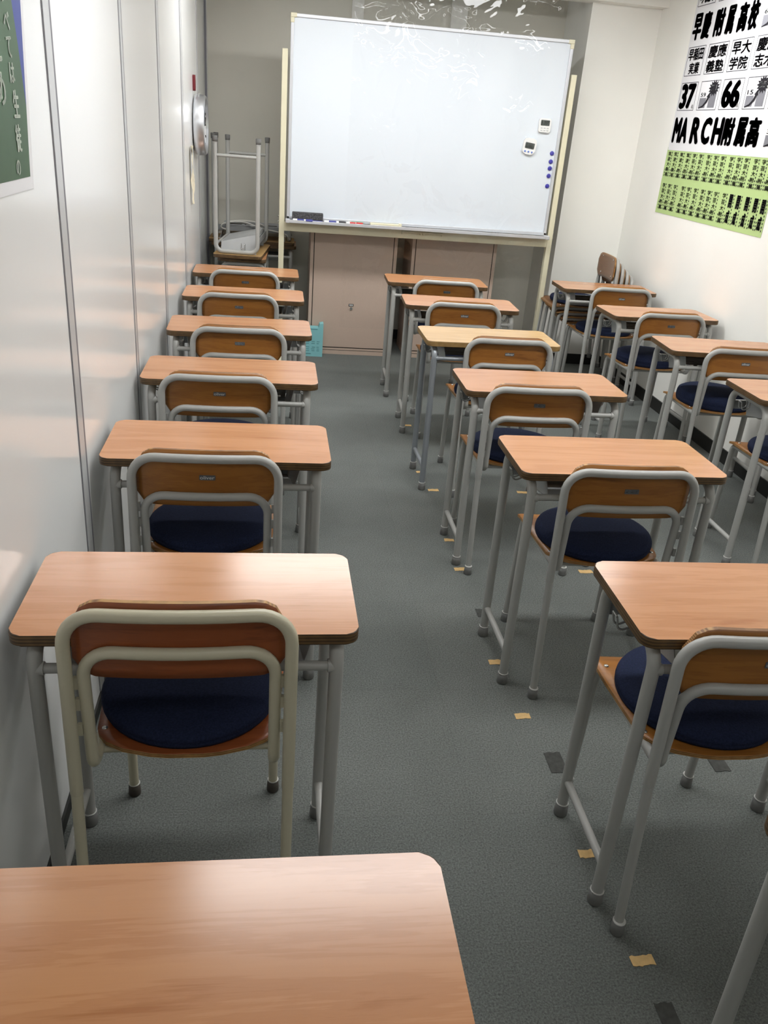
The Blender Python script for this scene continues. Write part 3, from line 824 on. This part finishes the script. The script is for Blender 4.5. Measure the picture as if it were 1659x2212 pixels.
for ch, a, b in (('M', 5.443, 5.338), ('A', 5.345, 5.239), ('R', 5.196, 5.077), ('C', 5.059, 4.942), ('H', 4.920, 4.800), ('附', 4.797, 4.675), ('属', 4.655, 4.545), ('高', 4.532, 4.405)): R(ch, a, b, 1.562, 1.706, .11 if ch.isascii() else .065)
mb.build('headline_lettering', t)
def frame_box(mb, ya, yb, za, zb, wv=.0032, m=None):
    m = m or M['line_ink']; x1, x0 = GX-.0034, GX-.0028
    mb.box(x0, x1, yb, ya, zb-wv, zb, m); mb.box(x0, x1, yb, ya, za, za+wv, m); mb.box(x0, x1, ya-wv, ya, za, zb, m); mb.box(x0, x1, yb, yb+wv, za, zb, m)
cells = [(5.449, 5.228), (5.187, 4.948), (4.913, 4.684), (4.647, 4.42), (4.385, 4.155)]
for i, (a, b) in enumerate(cells):
    mb = MB(); frame_box(mb, a, b, 1.929, 2.083)
    if i < 4: R(['早稲田', '慶應', '早大', '慶應'][i], a-.012, b+.012, 2.010, 2.075, .05); R(['実業', '義塾', '学院', '志木'][i], a-(.05 if i == 0 else .016), b+(.035 if i == 0 else .016), 1.937, 2.0, .05)
    mb.build('school_cell', t)
    mb = MB(); frame_box(mb, a, b, 1.742, 1.894)
    if i in (0, 2):
        R(['37', 0, '66'][i], a-.012, b+.014, 1.750, 1.889, .10)
        R('名', b+.034, b+.008, 1.753, 1.775, .01, M['paper'], .001)
    mb.build('number_cell', t)
for i, sx in enumerate(['筑波', '学芸', '開成', '筑駒']):
    mb = MB(); frame_box(mb, cells[i][0], cells[i][1], 2.292, 2.44); R(sx, cells[i][0]-.02, cells[i][1]+.03, 2.302, 2.42, .03); mb.build('school_cell', t)
def chart(ya, yb, za, zb, n0, n1):
    mb = MB()
    h = zb-za; w_ = ya-yb; x = GX-.0036
    def P(u, v, e=0): return (x-e, ya-w_*u, za+h*v)
    def bar(u0, u1, v0, v1): mb.poly([P(u0, v0), P(u1, v0), P(u1, v1), P(u0, v1)], M['grey_ink'])
    bar(.08, .42, .08, .42); bar(.55, .90, .08, .62)
    if n0: add_text(mb, n0, (-(ya-w_*.1), -(ya-w_*.36), za+h*.46, za+h*.60), on_right, M['ink'], .02, .0006)
    cx, cz = .72, .74; pts = []
    for k in range(28):
        a = 2*math.pi*k/28; rr = (.29 if k % 2 == 0 else .19); pts.append(P(cx+rr*math.cos(a)*.95, cz+rr*math.sin(a)*1.0, .0006))
    mb.poly(pts, M['ink'])
    if n1: add_text(mb, n1, (-(ya-w_*.58), -(ya-w_*.86), za+h*.66, za+h*.84), on_right, M['paper'], .03, .0016)
    a0 = [(.08, .08), (.28, .16), (.42, .30), (.48, .44)]; a1 = [(.10, .06), (.32, .10), (.50, .26), (.56, .42)]
    mb.poly([P(*p, .0010) for p in a0] + [P(.43, .45, .001), P(.55, .60, .001), P(.61, .42, .001)] + [P(*p, .0010) for p in a1[::-1]], M['ink'])
    mb.build('bar_chart', t)
chart(5.187, 4.948, 1.742, 1.894, '59', '71'); chart(4.647, 4.42, 1.742, 1.894, '15', '25')
chart(4.66, 4.42, 2.11, 2.26, '60', ''); chart(4.36, 4.13, 1.56, 1.71, '36', '')
# yellow-green sheets below
up = ['筑波大駒場', '筑波大駒場', '筑波大附属', '筑波大附属'] + ['学芸大附属']*11
lo = ['学芸大附属']*10 + ['開成']*5
cu = [5.425, 5.341, 5.255, 5.166, 5.081, 4.998, 4.899, 4.813, 4.730, 4.630, 4.549, 4.470, 4.373, 4.293, 4.213]
cl = [5.420, 5.338, 5.254, 5.142, 5.063, 4.973, 4.881, 4.800, 4.718, 4.618, 4.538, 4.456, 4.363, 4.276, 4.2]
for r, (cols, words, za, zb) in enumerate(((cu, up, 1.349, 1.536), (cl, lo, 1.155, 1.353))):
    for k in range(5):
        ya = 5.472 if k == 0 else (cols[3*k]+cols[3*k-1])/2; yb = 4.155 if k == 4 else (cols[3*k+3]+cols[3*k+2])/2
        t = thing('result_sheet', '%s yellow-green name sheet from the corner in the %s row under the white poster' % (nth[k], ['upper', 'lower'][r]), 'sheet of paper', (0, 0, 0), 0, 'yellow-green result sheets')
        mb = MB(); sheet(mb, ya+.004, yb, za-.004*r, zb, M['green_paper'], .0012+.0006*r, .0010, k*1.7+r); mb.build('paper', t)
        mb = MB()
        for c in range(3):
            y = cols[3*k+c]; wd = words[3*k+c]; top, bot = (zb-.022, za+.016)
            n = len(wd); hh = (top-bot)/n
            for q, ch in enumerate(wd):
                tall = n == 2
                add_text(mb, ch, (-(y+.020), -(y-.020), top-hh*(q+1)+(.008 if tall else .004), top-hh*q-.002), on_right, M['ink'], .03 if not tall else .05, .0004)
            for q in range(9):   # tiny side print
                z = top-(top-bot)*q/9
                mb.box(GX-.0038, GX-.0030, y-.034, y-.028, z-.012, z-.003, M['line_ink'])
                if q > 5: mb.box(GX-.0038, GX-.0030, y+.026, y+.032, z-.012, z-.003, M['line_ink'])
        mb.build('lettering', t)

# ------------------------------------------------------------------ poster, clock and hook on the left partition
t = thing('calligraphy_poster', 'dark green poster with white brush writing and a blue edge on the left partition', 'poster', (0, 0, 0))
def lp(y, z, l=0): return (xl(y)+.0025+l, y, z)
py0, pz0, pz1 = .95, 1.386, 2.25
def edge(z): return 1.748+(z-1.386)*.16        # the right edge hangs a little askew
mb = MB()
o4 = [(py0, pz0-.022), (edge(pz0)+.020, pz0-.022), (edge(pz1)+.004, pz1), (py0, pz1)]
mb.bm.faces.new([mb.bm.verts.new(Vector((xl(y)+.002, y, z))) for y, z in o4])
mb.bm.faces.new([mb.bm.verts.new(Vector((xl(y)+.0004, y, z))) for y, z in o4])
mb.bm.faces.ensure_lookup_table(); f0, f1 = mb.bm.faces[:]
for k in range(4):
    a, b = f0.verts[k], f0.verts[(k+1) % 4]; c, d = f1.verts[(k+1) % 4], f1.verts[k]
    mb.bm.faces.new((a, b, c, d))
mb.slot(M['paper']); mb.build('paper', t)
mb = MB()
mb.poly([lp(py0, pz0), lp(edge(pz0), pz0), lp(edge(1.503), 1.503), lp(1.751, 1.60), lp(1.736, 1.67), lp(1.64, 2.1), lp(1.62, pz1), lp(py0, pz1)], M['dark_green'])
mb.poly([lp(edge(1.503), 1.503), lp(edge(pz1), pz1), lp(1.62, pz1), lp(1.64, 2.1), lp(1.736, 1.67), lp(1.751, 1.60)], M['blue_print'])
mb.build('print', t)
def left_txt(ch, y0, y1, z0, z1, b=.03):
    mb = MB(); add_text(mb, ch, (y0, y1, z0, z1), lambda u, v, l: lp(u, v, .0012), M['chalk'], b); mb.build('brush_writing', t)
for ch, y0, y1, z0, z1 in (('す', 1.664, 1.708, 1.662, 1.70), ('べ', 1.672, 1.706, 1.622, 1.650), ('て', 1.674, 1.704, 1.580, 1.613), ('は', 1.676, 1.706, 1.541, 1.573), ('生', 1.679, 1.716, 1.486, 1.531), ('徒', 1.674, 1.708, 1.430, 1.476), ('の', 1.659, 1.685, 1.392, 1.418), ('め', 1.592, 1.641, 1.505, 1.556), ('た', 1.585, 1.64, 1.57, 1.63)):
    left_txt(ch, y0, y1, z0, z1)
# clock with thick silver rim
cyk, czk = 5.345, 1.452
t = thing('wall_clock', 'round wall clock with thick silver rim on the partition near the whiteboard', 'clock', (xl(cyk), cyk, czk))
mb = MB(); mb.lathe([(.135, .004), (.156, .010), (.160, .025), (.158, .060), (.150, .070), (.140, .068), (.138, .050)], M['chrome'], 48, (0, 0, 0), 'x'); mb.build('rim', t)
mb = MB(); mb.lathe([(.139, .050), (.139, .0525)], M['dial'], 48, (0, 0, 0), 'x'); dl = mb.build('dial', t)
mb = MB()
for k in range(12):
    a = math.pi*k/6; c_, s_ = math.cos(a), math.sin(a)
    mb.tube([(.054, .108*s_, .108*c_), (.054, .128*s_, .128*c_)], .003, M['black'], 6)
mb.build('hour_marks', dl)
mb = MB(); mb.tube([(.058, 0, 0), (.058, .055, .04)], .004, M['black'], 6); mb.tube([(.061, 0, 0), (.061, -.03, .10)], .003, M['black'], 6); mb.build('hands', dl)
t = thing('magnet_hook', 'dark red magnetic hook with a wire loop on the partition above the clock', 'hook', (xl(5.30), 5.295, 1.665))
mb = MB(); mb.prism([(p[0], p[1]) for p in rrect(-.012, .012, -.04, .04, .01)], 'x', 0, .016, M['dark_red'], bev=.003); mb.build('hook_body', t)
mb = MB(); mb.tube(fillet([(.008, 0, -.038), (.008, 0, -.085), (.030, 0, -.085), (.034, 0, -.05)], .01, 4), .0022, M['screw'], 8); mb.build('wire_loop', t)
t = thing('memo_paper', 'torn pale paper slip hanging on the partition below the clock', 'paper', (xl(5.02)+.002, 5.02, 1.18))
mb = MB(); bm = mb.bm; g = []
for i in range(7):
    c = []
    for k in range(13):
        u, v = i/6-.5, k/12
        wv = .10*(1-.62*(1-v)**1.4)
        c.append(bm.verts.new((.006+.010*math.sin(3*v+2*u)**2+.004*math.sin(17*v+5*u), u*wv+.02*(1-v), -.13+.30*v)))
    g.append(c)
mb._mark([bm.faces.new((a[k], b[k], b[k+1], a[k+1])) for a, b in zip(g, g[1:]) for k in range(12)], plain('beige_paper', (222, 214, 190), rough=.8, noise=.08, scale=20), True)
mb.build('paper', t)

# ------------------------------------------------------------------ tape marks on the carpet
GT = 'masking tape marks on the carpet'
def floor_tape(x, y, w_, d_, rz, label, m, name='tape_mark', group=GT, jag=.002):
    mb = MB(); pts = []
    n = 8
    for k in range(n+1): pts.append((-w_/2+w_*k/n, -d_/2+random.uniform(-jag, jag)))
    for k in range(n+1): pts.append((w_/2-w_*k/n, d_/2+random.uniform(-jag, jag)))
    mb.prism(pts, 'z', .0004, .0014, m); o = mb.build(name); o.location = (x, y, 0); o.rotation_euler = (0, 0, rz); return tag(o, label, 'tape', group)
TP = [(.771, 1.088, .05, 'nearest tan tape mark on the carpet, lower right aisle edge'), (.752, 1.366, .05, 'tan tape mark beside the front leg stretcher of the nearest middle desk'),
 (.725, 1.870, .045, 'tan tape mark on the open carpet left of the second nearest middle desk'), (.708, 2.138, .045, 'tan tape mark beside the front left foot of the fifth middle desk'),
 (1.212, 2.737, .055, 'tan tape mark on the carpet under the seat of the fifth middle row chair'), (.711, 2.745, .045, 'tan tape mark beside the front left foot of the fourth middle desk'),
 (.713, 2.991, .04, 'tan tape mark behind the left legs of the fourth middle desk'), (.732, 3.504, .05, 'tan tape mark beside the front silver leg of the pale oak desk'),
 (.701, 3.723, .035, 'tan tape mark behind the silver legs of the pale oak desk'), (.734, 4.417, .045, 'farthest tan tape mark, beside the second middle desk'), (1.160, 3.502, .05, 'tan tape mark on the carpet right of the chair at the pale oak desk')]
for x, y, w_, lab in TP: floor_tape(x, y, w_, .024, random.uniform(-.06, .06), lab, M['tape'])
RS = [(.765, 1.675, .075, 'dark square tape stain on the carpet left of the nearest middle desk'), (1.224, 1.667, .075, 'dark square tape stain on the carpet behind the nearest middle chair'), (.724, 2.43, .05, 'dark tape stain beside the back left foot of the fifth middle desk'), (.775, .965, .06, 'dark tape stain at the very bottom right of the photo')]
for x, y, w_, lab in RS: floor_tape(x, y, w_*.62, w_*1.05, 0, lab, M['residue'], 'tape_stain', 'dark tape stains on the carpet')
